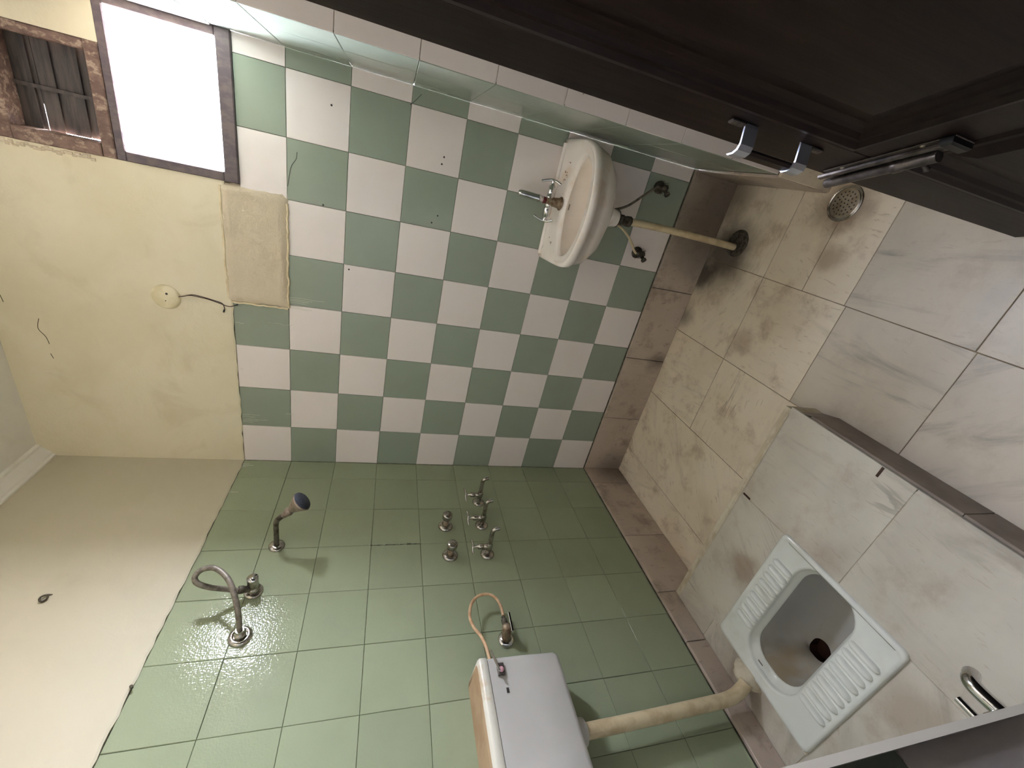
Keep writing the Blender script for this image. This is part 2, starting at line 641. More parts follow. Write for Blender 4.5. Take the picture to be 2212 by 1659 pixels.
# skirting of the back wall: marble slabs
sk = struct(MB().box(0, XS, .0, .0055, 0, .2).build('baseboard_back', M['grout']))
sx = [0.012, .378, .754, 1.134, XS]
for a, b in zip(sx, sx[1:]):
    tile(sk, M['marble_skirt'], (a, -.012, 0), X, Z, b - a, .236, .012, .003, .0015)

# --- left wall
mb = MB().box(-.2, -YB, -2.0, .2, 0, CEIL)
wall_left = struct(mb.build('wall_left', M['grout']))
wavy_slab(wall_left, 'plaster', M['plaster_left'], 'x', 0, YF, 0, TOP, CEIL, .004, .003)
yb = [0, .123, .326, .529, .732, .934, 1.137, 1.340, 1.543, 1.721]
for r in range(9):
    for a, b in zip(yb, yb[1:]):
        z1 = TOP - .2 * r
        o = tile(wall_left, M['green_side'], (0, -b, z1 - .2), Y, Z, b - a, .2, jit=.0005, rot=.004)
skl = struct(MB().box(-.0055, 0, YF, 0, 0, .2).build('baseboard_left', M['grout']))
for a, b, z0 in ((.0, .142, 0), (.142, .532, 0), (.532, -PY, 0), (-PY, 1.06, PH), (1.06, 1.27, PH), (1.27, 1.5, PH), (1.5, 1.721, PH)):
    tile(skl, M['marble_skirt'], (.012, -b, z0), Y, Z, b - a, .236 - z0, .012, .003, .0015)

# --- right side: the pier with the side facing the room, and the wall behind the door
mb = MB()
mb.box(XS + YB, XR + .2, YS + YB, .14, 0, CEIL)
mb.box(XR, XR + .2, -2.0, YS + .01, 0, CEIL)
wall_right = struct(mb.build('wall_right', M['grout']))
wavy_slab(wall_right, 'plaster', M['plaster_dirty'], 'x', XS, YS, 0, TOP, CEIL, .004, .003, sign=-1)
wavy_slab(wall_right, 'plaster', M['plaster'], 'y', YS, XS, XR, TOP, CEIL, .004, .003)
for r in range(9):
    z1 = TOP - .2 * r
    z0 = z1 - .2
    for a, b in ((0, .07), (.07, .27), (.27, .47)):
        tile(wall_right, M['green'], (XS, -a, z0), -Y, Z, b - a, z1 - z0)
    for a, b in ((XS, XS + .2), (XS + .2, XR)):
        tile(wall_right, M['white'], (a, YS, z0), X, Z, b - a, z1 - z0)
skr = struct(MB().box(XS, XS + .005, YS, 0, 0, .2).build('baseboard_right', M['grout']))
for a, b in ((.012, .25), (.25, .47)):
    tile(skr, M['marble_skirt'], (XS - .010, -a, 0), -Y, Z, b - a, .236, .010, .003, .0015)
tile(skr, M['marble'], (XS - .008, YS - .008, 0), X, Z, XR - XS, .236, .010, .003, .0015)

# --- front wall with the doorway the photographer stands in
XH = 1.826
mb = MB()
mb.box(-.2, XJ - .030, -1.95, YF - YB, 0, CEIL)
mb.box(XJ - YB, XH, -1.95, YF - YB, 2.1, CEIL)
mb.box(XH, XR + .2, -1.95, YF - YB, 0, CEIL)
wall_front = struct(mb.build('wall_front', M['grout']))
JV = Vector((.1028, .9947, 0))     # the reveal is a little splayed
for r in range(9):
    z1 = TOP - .2 * r
    mt = M['green'] if r % 2 == 0 else M['white']
    tile(wall_front, mt, (XJ - .0208, YF - .199, z1 - .2), JV, Z, .2, .2)
    for c in range(6):
        x1 = XJ - .2 * c - .006
        x0 = max(x1 - .2, 0)
        tile(wall_front, M['green'] if (r + c) % 2 else M['white'], (x1, YF, z1 - .2), -X, Z, x1 - x0, .2)
MB().add([(XJ + .002, YF - .004, 0.0), (XJ + .002, YF - .004, 2.04), (XJ + .001, YF + .003, 0), (XJ + .001, YF + .003, 2.04), (XJ - .003, YF + .003, 0), (XJ - .003, YF + .003, 2.04), (XJ - .004, YF - .004, 0), (XJ - .004, YF - .004, 2.04)],
         [(0, 1, 3, 2), (2, 3, 5, 4), (4, 5, 7, 6), (6, 7, 1, 0)]).build('lit_edge_strip', M['edge'], wall_front)  # added cream strip, its colour stands for window light catching the tile edges
MB().box(0, XR, YF - .006, YF - .002, 2.1, CEIL).box(0, XJ, YF - .006, YF - .001, TOP, 2.1).box(XH, XR, YF - .006, YF - .001, TOP, 2.1).build('plaster', M['plaster'], wall_front)
# the adjoining room behind the photographer
mb = MB()
mb.box(-.4, -.2, -4.2, -1.95, 0, CEIL)
mb.box(2.5, 2.7, -4.2, -1.95, 0, CEIL)
mb.box(XR + .2, 2.7, -1.95, -1.75, 0, CEIL)
mb.box(-.4, 2.7, -4.4, -4.2, 0, CEIL)
struct(mb.build('wall_hall', simple('hall_paint', (96, 98, 104), .8)))
struct(MB().box(-.4, 2.7, -4.4, .14, CEIL, CEIL + .1).build('ceiling', M['ceil']))


def cove(name, p0, p1, into, mat):
    """cornice along p0-p1, stepping out from the wall along 'into'"""
    into = Vector(into)
    prof = [(0, -.055), (.008, -.055), (.010, -.045), (.018, -.042), (.030, -.030), (.042, -.014), (.052, -.012), (.055, 0)]
    vs = []
    for p in (p0, p1):
        for (d, z) in prof:
            vs.append(Vector(p) + into * d + Z * (CEIL + z))
    n_ = len(prof)
    fs = [(i, i + 1, n_ + i + 1, n_ + i) for i in range(n_ - 1)]
    return struct(MB().add(vs, fs).build(name, mat))


cove('trim_1', (0.004, YF, 0), (0.004, 0, 0), X, M['ceil'])


# ================================================================== WINDOWS
def frame_bar(parent, name, mat, x0, x1, z0, z1, y0, y1, bev=.003):
    return MB().obox(((x0 + x1) / 2, (y0 + y1) / 2, (z0 + z1) / 2), (X, Z, -Y), (x1 - x0, z1 - z0, y1 - y0), bev).build(name, mat, parent)


# lower window: bright glazed opening
win = struct(MB().box(1.225, XS, .10, .14, 1.985, 1.999).build('window_1', M['mortar']))
fl = M['frame_low']
frame_bar(win, 'bottom_rail', fl, 1.225, XS, 1.99, 2.033, -.010, .045)
frame_bar(win, 'top_rail', fl, 1.225, XS, 2.309, 2.335, -.006, .045)
frame_bar(win, 'left_stile', fl, 1.225, 1.256, 2.033, 2.309, -.008, .045)
frame_bar(win, 'right_stile', fl, 1.632, XS, 2.033, 2.309, -.008, .045)
MB().box(1.256, 1.632, .024, .028, 2.033, 2.309).build('pane', M['glass'], win)
# upper ventilator: boarded opening
v2 = struct(MB().box(1.225, 1.535, .10, .14, 2.332, 2.348).build('window_2', M['mortar']))
fr = M['frame']
frame_bar(v2, 'bottom_rail', fr, 1.225, 1.535, 2.337, 2.372, -.006, .06)
frame_bar(v2, 'top_rail', fr, 1.225, 1.535, 2.59, 2.635, -.006, .06)
frame_bar(v2, 'left_stile', fr, 1.225, 1.264, 2.372, 2.59, -.010, .06)
frame_bar(v2, 'right_stile', fr, 1.507, 1.535, 2.372, 2.59, -.004, .06)
bd = [(1.2640, 1.52, 2.350, 2.402, .0), (1.2648, 1.52, 2.400, 2.430, .010), (1.2640, 1.52, 2.427, 2.470, .002), (1.2630, 1.52, 2.466, 2.496, .010), (1.2630, 1.52, 2.494, 2.534, .003), (1.335, 1.52, 2.532, 2.541, .010), (1.250, 1.52, 2.538, 2.552, .008), (1.25, 1.52, 2.548, 2.62, .0)]
for (a, b, c, d, e) in bd:
    MB().box(a, b, .0605 + e, .074 + e, c, d).build('board', M['board'], v2)
MB().box(1.376, 1.386, .048, .058, 2.372, 2.59).build('upright_bar', M['board'], v2)
# the wall's own thickness around the two openings is plastered
# broken plaster around the ventilator
mb = MB()
for i in range(26):
    x = 1.212 + random.uniform(-.005, .006)
    z = 2.40 + .24 * i / 25
    mb.obox((x, -.004, z), (X, Z, Y), (random.uniform(.006, .014), random.uniform(.008, .016), .006), .002)
o = mb.build('plaster_crumb', M['patch'], wall_back)
o['kind'] = 'stuff'


# ================================================================== PLATFORM with the squat pan
plat = MB()
PT = PH - .0025
yb2 = -1.721
plat.box(0.0, PX - .010, -1.085, PY, 0, PT)
plat.box(0.0, PX - .010, yb2, -1.465, 0, PT)
plat.box(.61, PX - .010, -1.465, -1.085, 0, PT)
plat.box(0.0, .135, -1.465, -1.085, 0, PT)
platform = plat.build('platform', M['mortar'], loc=(0, 0, 0))
platform['label'] = 'low marble-topped platform raised around the squat toilet beside the green wall'
platform['category'] = 'platform'
tp = M['marble_top']
for (x0, x1, y0, y1) in ((.61, PX, -.866, -1.268), (.61, PX, -1.268, yb2), (.112, .61, -.866, -1.075), (.0, .112, -.866, -1.042), (0, .112, -1.042, -1.475), (0, .61, -1.475, yb2)):
    tile(platform, tp, (x0, y1, PH), X, Y, x1 - x0, abs(y1 - y0), .012, .0022, .0012, name='slab')
MB().box(.112, .122, -1.475, -1.075, PT - .001, PH - .001).build('mortar_joint', M['mortar'], platform)
for (x, y, sx_, sy_) in ((.966, -1.180, .032, .007), (.612, -.895, .008, .034)):
    MB().obox((x, y, PH + .0003), (X, Y, Z), (sx_, sy_, .001), .0004).build('dirty_notch', M['rusty'], platform)
# mortar fillet along the back edge
MB().add([(0, PY + .004, 0), (PX - .02, PY + .004, 0), (0, PY, PH - .006), (PX - .02, PY, PH - .006), (0, -.872, PH + .0015), (PX - .03, -.872, PH + .0015)],
         [(0, 2, 3, 1), (2, 4, 5, 3)]).build('mortar_edge', M['mortar'], platform)
for a, b in ((-.93, -1.36), (-1.36, yb2)):
    tile(platform, M['marble_riser'], (PX + .006, b, 0), Y, Z, a - b, PH - .013, .016, .002, .001, name='riser')
MB().add([(PX + .004, -.93, 0), (PX + .004, -.93, PT), (PX - .02, PY, 0), (PX - .02, PY, PT)], [(0, 2, 3, 1)]).build('riser', M['marble_riser'], platform)

T = thing('squat_toilet', 'white ceramic squat toilet pan set flush in the marble platform', 'toilet', (.37, -1.275, PH))
PXC, PYC = .369, -1.275


def rrect(cx, cy, hx, hy, r, z, seg=8, jx=None):
    out = []
    for (sx_, sy_, a0) in ((1, 1, 0), (-1, 1, 90), (-1, -1, 180), (1, -1, 270)):
        for i in range(seg + 1):
            a = math.radians(a0 + 90 * i / seg)
            out.append(Vector((cx + sx_ * (hx - r) + r * math.cos(a), cy + sy_ * (hy - r) + r * math.sin(a), z)))
    return out


ZT = PH + .010
bx, by, br = .229, .101, .088
bcx, bcy = .383, -1.266
mb = MB()
outer = [rrect(PXC, PYC, .253, .202, .020, PH - .02), rrect(PXC, PYC, .253, .202, .020, PH + .004), rrect(PXC, PYC, .249, .198, .018, ZT), rrect(PXC, PYC, .238, .188, .014, ZT - .0005),
         rrect(PXC, PYC, .232, .182, .012, ZT - .004), rrect(bcx, bcy, bx + .006, by + .006, br + .004, ZT - .004), rrect(bcx, bcy, bx, by, br, ZT - .006), rrect(bcx, bcy, bx - .003, by - .002, br - .004, ZT - .02)]
mb.rings(outer, False, False)
mb.build('pan', M['ceramic'], T)
# the flushing rim: a ledge that overhangs on the wall side
mb = MB()
mb.rings([rrect(bcx, bcy, bx - .001, by - .001, br - .002, ZT - .012), rrect(bcx, bcy, bx - .004, by - .004, br - .005, ZT - .024), rrect(bcx + .006, bcy, bx - .022, by - .012, br - .016, ZT - .030), rrect(bcx + .006, bcy, bx - .024, by - .014, br - .016, ZT - .036)], False, False)
mb.build('flushing_rim', M['ceramic'], T)
mb = MB()
rg = []
for (f, z, cx) in ((1, ZT - .032, bcx + .006), (.97, .08, bcx + .006), (.90, .03, bcx), (.78, -.01, bcx - .01), (.55, -.035, bcx - .03)):
    rg.append(rrect(cx, bcy, (bx - .022) * f, (by - .012) * f, (br - .018) * f, z))
hr = [Vector(p) for p in rrect(.262, bcy - .005, .04, .032, .0319, -.05)]
rg.append(hr)
mb.rings(rg, False, False)
mb.build('bowl', M['pan_in'], T)
MB().rings([rrect(.262, bcy - .005, .042, .034, .0339, -.051), rrect(.262, bcy - .005, .038, .03, .0299, -.085)], False, True).build('drain_hole', M['rusty'], T)
for side, (ya, yb_) in ((1, (-1.168, -1.094)), (-1, (-1.372, -1.460))):
    for i in range(9):
        x = .250 + i * .0335
        mb = MB()
        y0, y1 = ya, yb_
        rr_ = []
        nseg = 12
        for j in range(nseg + 1):
            t = j / nseg
            s = max(.12, 1 - abs(2 * t - 1) ** 7) ** .5
            yy = y0 + (y1 - y0) * t
            ring = []
            for q in range(9):
                a = PI * q / 8
                ring.append(Vector((x + .0110 * s * math.cos(a), yy, ZT - .0045 + .0145 * s * math.sin(a))))
            rr_.append(ring)
        vs = [p for r_ in rr_ for p in r_]
        fs = [(j * 9 + q, j * 9 + q + 1, (j + 1) * 9 + q + 1, (j + 1) * 9 + q) for j in range(nseg) for q in range(8)]
        mb.add(vs, fs, True)
        mb.build('foot_ridge', M['ceramic'], T)
MB().obox((.185, bcy + .02, ZT - .0012 - .003), (Y, X, Z), (.02, .004, .0004)).build('printed_mark', M['print'], T)


# ================================================================== WASH BASIN
B = thing('wash_basin', 'small stained white ceramic wash basin hung on the checkered wall', 'sink', (1.405, 0, .84))


def rimz(y):
    return .85 + .1 * y


def interp_ring(pts, N=56):
    P = [Vector((a, b, 0)) for a, b in pts]
    n = len(P)
    d = [0]
    for i in range(n):
        d.append(d[-1] + (P[(i + 1) % n] - P[i]).length)
    L = d[-1]
    out = []
    for k in range(N):
        t = L * k / N
        i = max(j for j in range(n) if d[j] <= t)
        f = (t - d[i]) / (d[i + 1] - d[i])
        p0, p1, p2, p3 = P[i - 1], P[i], P[(i + 1) % n], P[(i + 2) % n]
        out.append(.5 * ((2 * p1) + (p2 - p0) * f + (2 * p0 - 5 * p1 + 4 * p2 - p3) * f * f + (3 * p1 - p0 - 3 * p2 + p3) * f ** 3))
    return out


def chaikin(pts, k=2):
    for _ in range(k):
        o_ = []
        for i in range(len(pts)):
            a, b = pts[i], pts[(i + 1) % len(pts)]
            o_ += [(a[0] * .75 + b[0] * .25, a[1] * .75 + b[1] * .25), (a[0] * .25 + b[0] * .75, a[1] * .25 + b[1] * .75)]
        pts = o_
    return pts


rim_pts = [(1.178, .03), (1.178, .0), (1.178, -.03), (1.179, -.12), (1.183, -.225), (1.205, -.268), (1.254, -.295), (1.335, -.322), (1.415, -.330), (1.493, -.316), (1.568, -.284), (1.618, -.24), (1.636, -.180), (1.634, -.10), (1.632, -.03), (1.632, .0), (1.632, .03)]
in_pts = [(1.219, -.170), (1.226, -.205), (1.248, -.236), (1.29, -.258), (1.335, -.274), (1.41, -.281), (1.509, -.272), (1.55, -.248), (1.575, -.215), (1.588, -.183), (1.575, -.155), (1.535, -.125), (1.47, -.105), (1.405, -.098), (1.335, -.105), (1.268, -.13), (1.232, -.150)]
NB = 72


def ang_sort_ring(pts, c, N=NB):
    """resample closed contour at equal angles about c"""
    pts = chaikin(pts, 3)
    out = []
    for k in range(N):
        a = 2 * PI * k / N
        d = Vector((math.cos(a), math.sin(a)))
        best = None
        for i in range(len(pts)):
            p, q = Vector(pts[i]) - Vector(c), Vector(pts[(i + 1) % len(pts)]) - Vector(c)
            e = q - p
            den = d.x * e.y - d.y * e.x
            if abs(den) < 1e-12:
                continue
            t = (p.x * e.y - p.y * e.x) / den
            s = (p.x * d.y - p.y * d.x) / den
            if t > 0 and -1e-6 <= s <= 1 + 1e-6:
                best = t if best is None else max(best, t)
        out.append((c[0] + d.x * best, c[1] + d.y * best))
    return out


CB = (1.405, -.19)
ro = ang_sort_ring([(a, b) for a, b in rim_pts], CB)
ri = ang_sort_ring(in_pts, CB)


def lerp_ring(a, b, t, z=None, dz=0.0):
    return [Vector((p[0] + (q[0] - p[0]) * t, p[1] + (q[1] - p[1]) * t, (rimz(p[1] + (q[1] - p[1]) * t) if z is None else z) + dz)) for p, q in zip(a, b)]


def scale_ring(a, c, sx_, sy_, z, tilt=0.0, ymax=-.002):
    return [Vector((c[0] + (p[0] - c[0]) * sx_, min(ymax, c[1] + (p[1] - c[1]) * sy_), z + tilt * (p[1] - c[1]))) for p in a]


mb = MB()
cb2 = (1.405, -.12)
rings = [scale_ring(ro, (1.405, -.13), .10, .25, .655), scale_ring(ro, (1.405, -.12), .36, .42, .662), scale_ring(ro, cb2, .70, .66, .690, -.02), scale_ring(ro, cb2, .90, .84, .735, -.04),
         scale_ring(ro, cb2, .975, .955, .79, -.02), lerp_ring(ro, ri, 0.0, dz=-.028), lerp_ring(ro, ri, -.03, dz=-.012), lerp_ring(ro, ri, .0, dz=-.003), lerp_ring(ro, ri, .14, dz=0), lerp_ring(ro, ri, .35, dz=-.003),
         lerp_ring(ro, ri, .6, dz=-.010), lerp_ring(ro, ri, .88, dz=-.008), lerp_ring(ro, ri, 1.0, dz=-.012), lerp_ring(ro, ri, 1.06, dz=-.024)]
for r_ in rings:
    for p in r_:
        p.y = min(p.y, -.001)
mb.rings(rings, True, False)
mb.build('basin_body', M['basin'], B)
mb = MB()
r2 = [lerp_ring(ro, ri, 1.055, dz=-.022)]
for (s, z) in ((.985, .800), (.95, .775), (.88, .745), (.74, .718), (.5, .702), (.25, .697), (.12, .695)):
    r2.append(scale_ring([(p[0], p[1]) for p in ri], (1.405, -.195), s, s, z))
mb.rings(r2, False, True)
mb.build('bowl', simple('basin_bowl', (240, 230, 220), .16, 0, (230, 218, 204), 9, .45, .8), B)
MB().lathe((1.405, -.195, .695), Z, [(0, .022), (.004, .022), (.006, .018), (.004, .012)]).build('drain_fitting', M['steel'], B)
MB().obox((1.40, -.108, .806), (X, Y, Z), (.022, .002, .003)).build('printed_mark', M['print'], B)
# raised splash lip at the wall
MB().tube([(1.192, -.012, rimz(0) - .002), (1.30, -.012, rimz(0) - .001), (1.52, -.012, rimz(0) - .001), (1.618, -.012, rimz(0) - .002)], .009, 10).build('back_lip', M['basin'], B)
MB().lathe((1.400, -.15, .676), -Z, [(0, .05), (.02, .045), (.04, .036), (.062, .033), (.066, .030)]).build('outlet_boss', M['basin'], B)
mb = MB()
for i in range(64):
    a = random.random()
    x = random.choice([random.gauss(1.22, .012), random.gauss(1.52, .03), random.gauss(1.24, .02)])
    y = -.035 - .05 * random.random()
    r0 = random.uniform(.001, .003)
    mb.lathe((x, y, rimz(y) - .016), Z, [(0, r0 * 1.3), (.0075, r0)], 7)
o = mb.build('dirt_speck', M['basin_dirt'], B)
o['kind'] = 'stuff'

# mixer on the basin ledge
TP = thing('basin_tap', 'old two-handled chrome tap standing on the back ledge of the wash basin', 'tap', (1.404, -.078, .834))
cx_, cy_ = 1.404, -.078
zt = .834
MB().lathe((cx_, cy_, zt), Z, [(0, .026), (.004, .026), (.008, .020), (.03, .017), (.055, .017), (.062, .015), (.064, .0)]).build('tap_body', M['brass'], TP)
for s in (1, -1):
    zz = zt + .050
    b = MB().lathe((cx_ + s * .012, cy_, zz), X * s, [(0, .014), (.012, .014), (.013, .012), (.018, .0135), (.044, .0135), (.046, .009), (.056, .008), (.061, .010), (.066, .007)]).build('valve', M['chrome_new'], TP)
    MB().tube([(cx_ + s * .066, cy_ - .022, zz - .026), (cx_ + s * .074, cy_ - .008, zz - .010), (cx_ + s * .075, cy_ + .004, zz + .012), (cx_ + s * .064, cy_ + .014, zz + .044)], .0052, 10).build('handle', M['chrome_new'], b)
MB().lathe((cx_, cy_, zt + .064), Z, [(0, .0105), (.004, .0125), (.012, .0125), (.014, .010)]).build('coupling', M['maroon'], TP)
MB().lathe((cx_ + .001, cy_, zt + .078), (.05, 0, 1), [(0, .013), (.018, .015), (.020, .015), (.022, .014), (.07, .014), (.092, .0128), (.101, .009), (.104, .0)]).build('nozzle', M['chrome_new'], TP)

# waste pipe under the basin
W = thing('waste_pipe', 'cream plastic waste pipe running from the basin down to the floor drain', 'pipe', (1.4, -.15, 0))
MB().tube([(1.400, -.15, .572), (1.404, -.15, .37), (1.402, -.152, .15), (1.398, -.155, .006)], .0145, 16).build('pipe', M['pvc'], W)
nut = MB().lathe((1.400, -.15, .612), -Z, [(0, .034), (.003, .034), (.004, .016), (.012, .016), (.013, .020), (.03, .021), (.032, .017), (.045, .019), (.048, .016)], 16).build('coupling_nut', M['corroded'], W)
MB().lathe((1.400, -.15, .566), -Z, [(0, .02), (.02, .021), (.021, .016)], 8).build('coupling_nut', M['corroded'], W)

# supply valves under the basin, with their hoses
for (vx, vz, lab, path) in ((1.556, .380, 'cobwebbed supply valve below the basin, the one nearer the pier', [(1.556, -.045, .412), (1.530, -.060, .450), (1.495, -.075, .495), (1.455, -.085, .545), (1.43, -.085, .60), (1.425, -.08, .650)]),
                            (1.276, .380, 'cobwebbed supply valve below the basin, the one farther from the pier', [(1.276, -.045, .408), (1.288, -.055, .43), (1.315, -.07, .46), (1.345, -.08, .50), (1.375, -.085, .56), (1.385, -.08, .650)])):
    V = thing('supply_valve', lab, 'valve', (vx, 0, vz), 'supply valves under the basin')
    MB().lathe((vx, -.002, vz), -Y, [(0, .026), (.004, .026), (.010, .018), (.012, .011), (.035, .011)]).build('wall_flange', M['corroded'], V)
    MB().lathe((vx, -.040, vz - .016), Z, [(0, .012), (.004, .014), (.03, .014), (.032, .009), (.046, .009)]).build('valve_body', M['corroded'], V)
    MB().lathe((vx - .005, -.040, vz - .004), (-.5, -.6, -.3), [(0, .008), (.02, .007), (.022, .012), (.032, .012), (.034, .0)]).build('knob', M['corroded'], V)
    mb = MB()
    for i in range(46):
        a, b = [Vector((vx, -.028, vz)) + Vector((random.gauss(0, 1), random.gauss(0, .7), random.gauss(0, 1))).normalized() * random.uniform(.012, .034) for _ in (0, 1)]
        for p in (a, b):
            p.y = min(p.y, -.002)
        mb.tube([a, (a + b) / 2 + Vector((0, -.004, .004)), b], .0007, 3)
    o = mb.build('cobweb', M['web'], V)
    o['kind'] = 'stuff'
    H = MB().tube(path, .0052, 10).build('supply_hose', M['hose_grey'] if vx > 1.5 else M['pvc'], loc=path[0])
    H['label'] = 'thin dark hose curving from the valve nearer the pier up behind the basin' if vx > 1.5 else 'thin pale hose curving from the valve farther from the pier up behind the basin'
    H['category'] = 'hose'
    H['group'] = 'supply hoses under the basin'


# ================================================================== FLOOR DRAINS
def drain(cx, cy, r, lab, mt, rim):
    D = thing('floor_drain', lab, 'drain', (cx, cy, 0), 'round floor drains')
    mb = MB()
    seg = 40
    prof = [(r * 1.0, .0), (r * .98, .003), (r * .93, .004), (r * .90, .0015), (r * .86, .0015), (r * .84, .0035), (r * .80, .0035)]
    mb.rings([[Vector((cx + q * math.cos(2 * PI * i / seg), cy + q * math.sin(2 * PI * i / seg), z)) for i in range(seg)] for q, z in prof], False, False)
    mb.build('rim', rim, D)
    MB().lathe((cx, cy, .0005), Z, [(0, r * .82), (.002, r * .81)], 40).build('grate', mt, D)
    mb = MB()
    for ring, cnt in ((0, 1), (.22, 6), (.42, 12), (.62, 18)):
        for i in range(cnt):
            a = 2 * PI * (i + .3) / cnt
            mb.lathe((cx + r * ring * math.cos(a), cy + r * ring * math.sin(a), .0024), Z, [(0, .0027), (.0004, .0025)], 8)
    o = mb.build('grate_hole', M['hole'], D)
    o['kind'] = 'stuff'
    return D


drain(1.626, -.556, .060, 'round perforated steel floor drain in the marble floor beside the door', M['steel'], M['chrome'])
drain(1.417, -.160, .058, 'dark grimy round floor drain where the basin waste pipe ends', M['corroded'], M['corroded'])


# ================================================================== FITTINGS ON THE GREEN WALL
def flange(parent, y, z, r=.026, mt='chrome'):
    return MB().lathe((0.001, y, z), X, [(0, r), (.003, r), (.007, r * .86), (.010, r * .62), (.0105, r * .45)]).build('wall_flange', M[mt], parent)


# shower
SH = thing('shower_head', 'old cone-shaped shower head on a bent arm high on the green wall', 'shower', (0, -.518, 1.79))
flange(SH, -.518, 1.79, .029)
MB().tube([(.004, -.518, 1.79), (.06, -.518, 1.79), (.125, -.518, 1.789), (.148, -.518, 1.778), (.168, -.518, 1.757)], .0095, 14).build('arm', M['corroded'], SH)
ax = Vector((.72, .04, -.66)).normalized()
hb = Vector((.160, -.518, 1.765))
MB().lathe(hb, ax, [(0, .010), (.012, .013), (.018, .013), (.024, .0165), (.032, .0165), (.035, .013), (.045, .016), (.075, .030), (.088, .037), (.093, .039), (.096, .037)]).build('bell', simple('shower_bell', (150, 134, 120), .4, .5, (112, 100, 90), 40), SH)
MB().lathe(hb + ax * .0955, ax, [(0, .036), (.002, .035), (.003, .0)]).build('spray_face', M['face'], SH)

# geyser connection: valve, hose and outlet
GV = thing('water_valve', 'chrome valve with a capped round end beside the looped grey hose', 'valve', (0, -.712, 1.819))
flange(GV, -.712, 1.819, .030)
MB().lathe((.004, -.712, 1.819), X, [(0, .016), (.012, .020), (.022, .020), (.024, .017), (.030, .017), (.032, .0175), (.066, .0175)]).build('valve_body', M['chrome'], GV)
MB().lathe((.070, -.712, 1.819), X, [(0, .0175), (.001, .0178), (.002, .0)]).build('cap', M['chrome_new'], GV)
MB().lathe((.030, -.722, 1.826), (.35, -.35, 1), [(0, .011), (.018, .011), (.020, .013), (.034, .013), (.036, .009)]).build('outlet', M['corroded'], GV)
GO = thing('water_outlet', 'round chrome wall outlet that the looped grey hose comes down to', 'outlet', (0, -.87, 1.815))
MB().lathe((.001, -.87, 1.815), X, [(0, .034), (.003, .034), (.008, .030), (.011, .022), (.006, .018)]).build('wall_flange', M['chrome'], GO)
MB().lathe((.006, -.87, 1.815), X, [(0, .017), (.016, .017), (.018, .013), (.03, .012)]).build('nipple', M['chrome'], GO)
HS = MB().tube([(.043, -.736, 1.858), (.062, -.742, 1.892), (.085, -.750, 1.93), (.105, -.748, 1.962), (.120, -.735, 1.972), (.135, -.722, 1.957), (.142, -.722, 1.925), (.142, -.742, 1.893), (.135, -.775, 1.862), (.115, -.815, 1.838), (.085, -.848, 1.822), (.03, -.87, 1.815)], .0085, 14).build('water_hose', M['hose_grey'], loc=(.03, -.87, 1.815))
HS['label'] = 'stiff grey hose looping between two fittings high on the green wall'
HS['category'] = 'hose'


def bib(y, z, lab, group):
    t = thing('bib_tap', lab, 'tap', (0, y, z), group)
    MB().lathe((.001, y, z), X, [(0, .030), (.003, .030), (.009, .024), (.014, .016), (.015, .012)]).build('wall_flange', M['chrome'], t)
    MB().lathe((.010, y, z), X, [(0, .0115), (.02, .0115), (.028, .014), (.05, .0145), (.058, .011)]).build('tap_body', M['chrome'], t)
    MB().tube([(.062, y, z), (.10, y, z + .002), (.135, y, z + .002), (.150, y, z - .006), (.156, y, z - .024)], .009, 12, True, (.0105, .0085)).build('spout', M['chrome'], t)
    b = MB().lathe((.050, y, z + .008), Z, [(0, .011), (.014, .011), (.015, .009), (.020, .009), (.021, .012), (.040, .012), (.042, .006), (.062, .0055)]).build('valve', M['chrome'], t)
    MB().tube([(.026, y - .018, z + .068), (.040, y - .006, z + .072), (.056, y + .006, z + .072), (.074, y + .018, z + .080)], .0045, 8).build('handle', M['chrome'], b)
    return t


G3 = 'bib taps in a row on the green wall'
bib(-.285, .945, 'bib tap nearest the checkered wall, first of the three in the row', G3)
bib(-.435, .955, 'middle one of the three bib taps, with a rust-brown base', G3)
bib(-.598, .958, 'bib tap of the row of three that is closest to the cistern', G3)


def stopcock(y, z, lab):
    t = thing('stop_valve', lab, 'valve', (0, y, z), 'round-knobbed stop valves above the taps')
    MB().lathe((.001, y, z), X, [(0, .033), (.003, .033), (.010, .028), (.015, .018), (.011, .014)]).build('wall_flange', M['chrome'], t)
    MB().lathe((.008, y, z), X, [(0, .012), (.038, .012), (.040, .010)]).build('stem', M['brass'], t)
    MB().lathe((.046, y, z), X, [(0, .014), (.004, .021), (.014, .0225), (.026, .022), (.030, .019), (.031, .0)]).build('knob', M['chrome'], t)
    return t


stopcock(-.436, 1.124, 'round chrome stop valve knob above the taps, the one nearer the checkered wall')
stopcock(-.597, 1.120, 'round chrome stop valve knob above the taps, the one nearer the cistern')

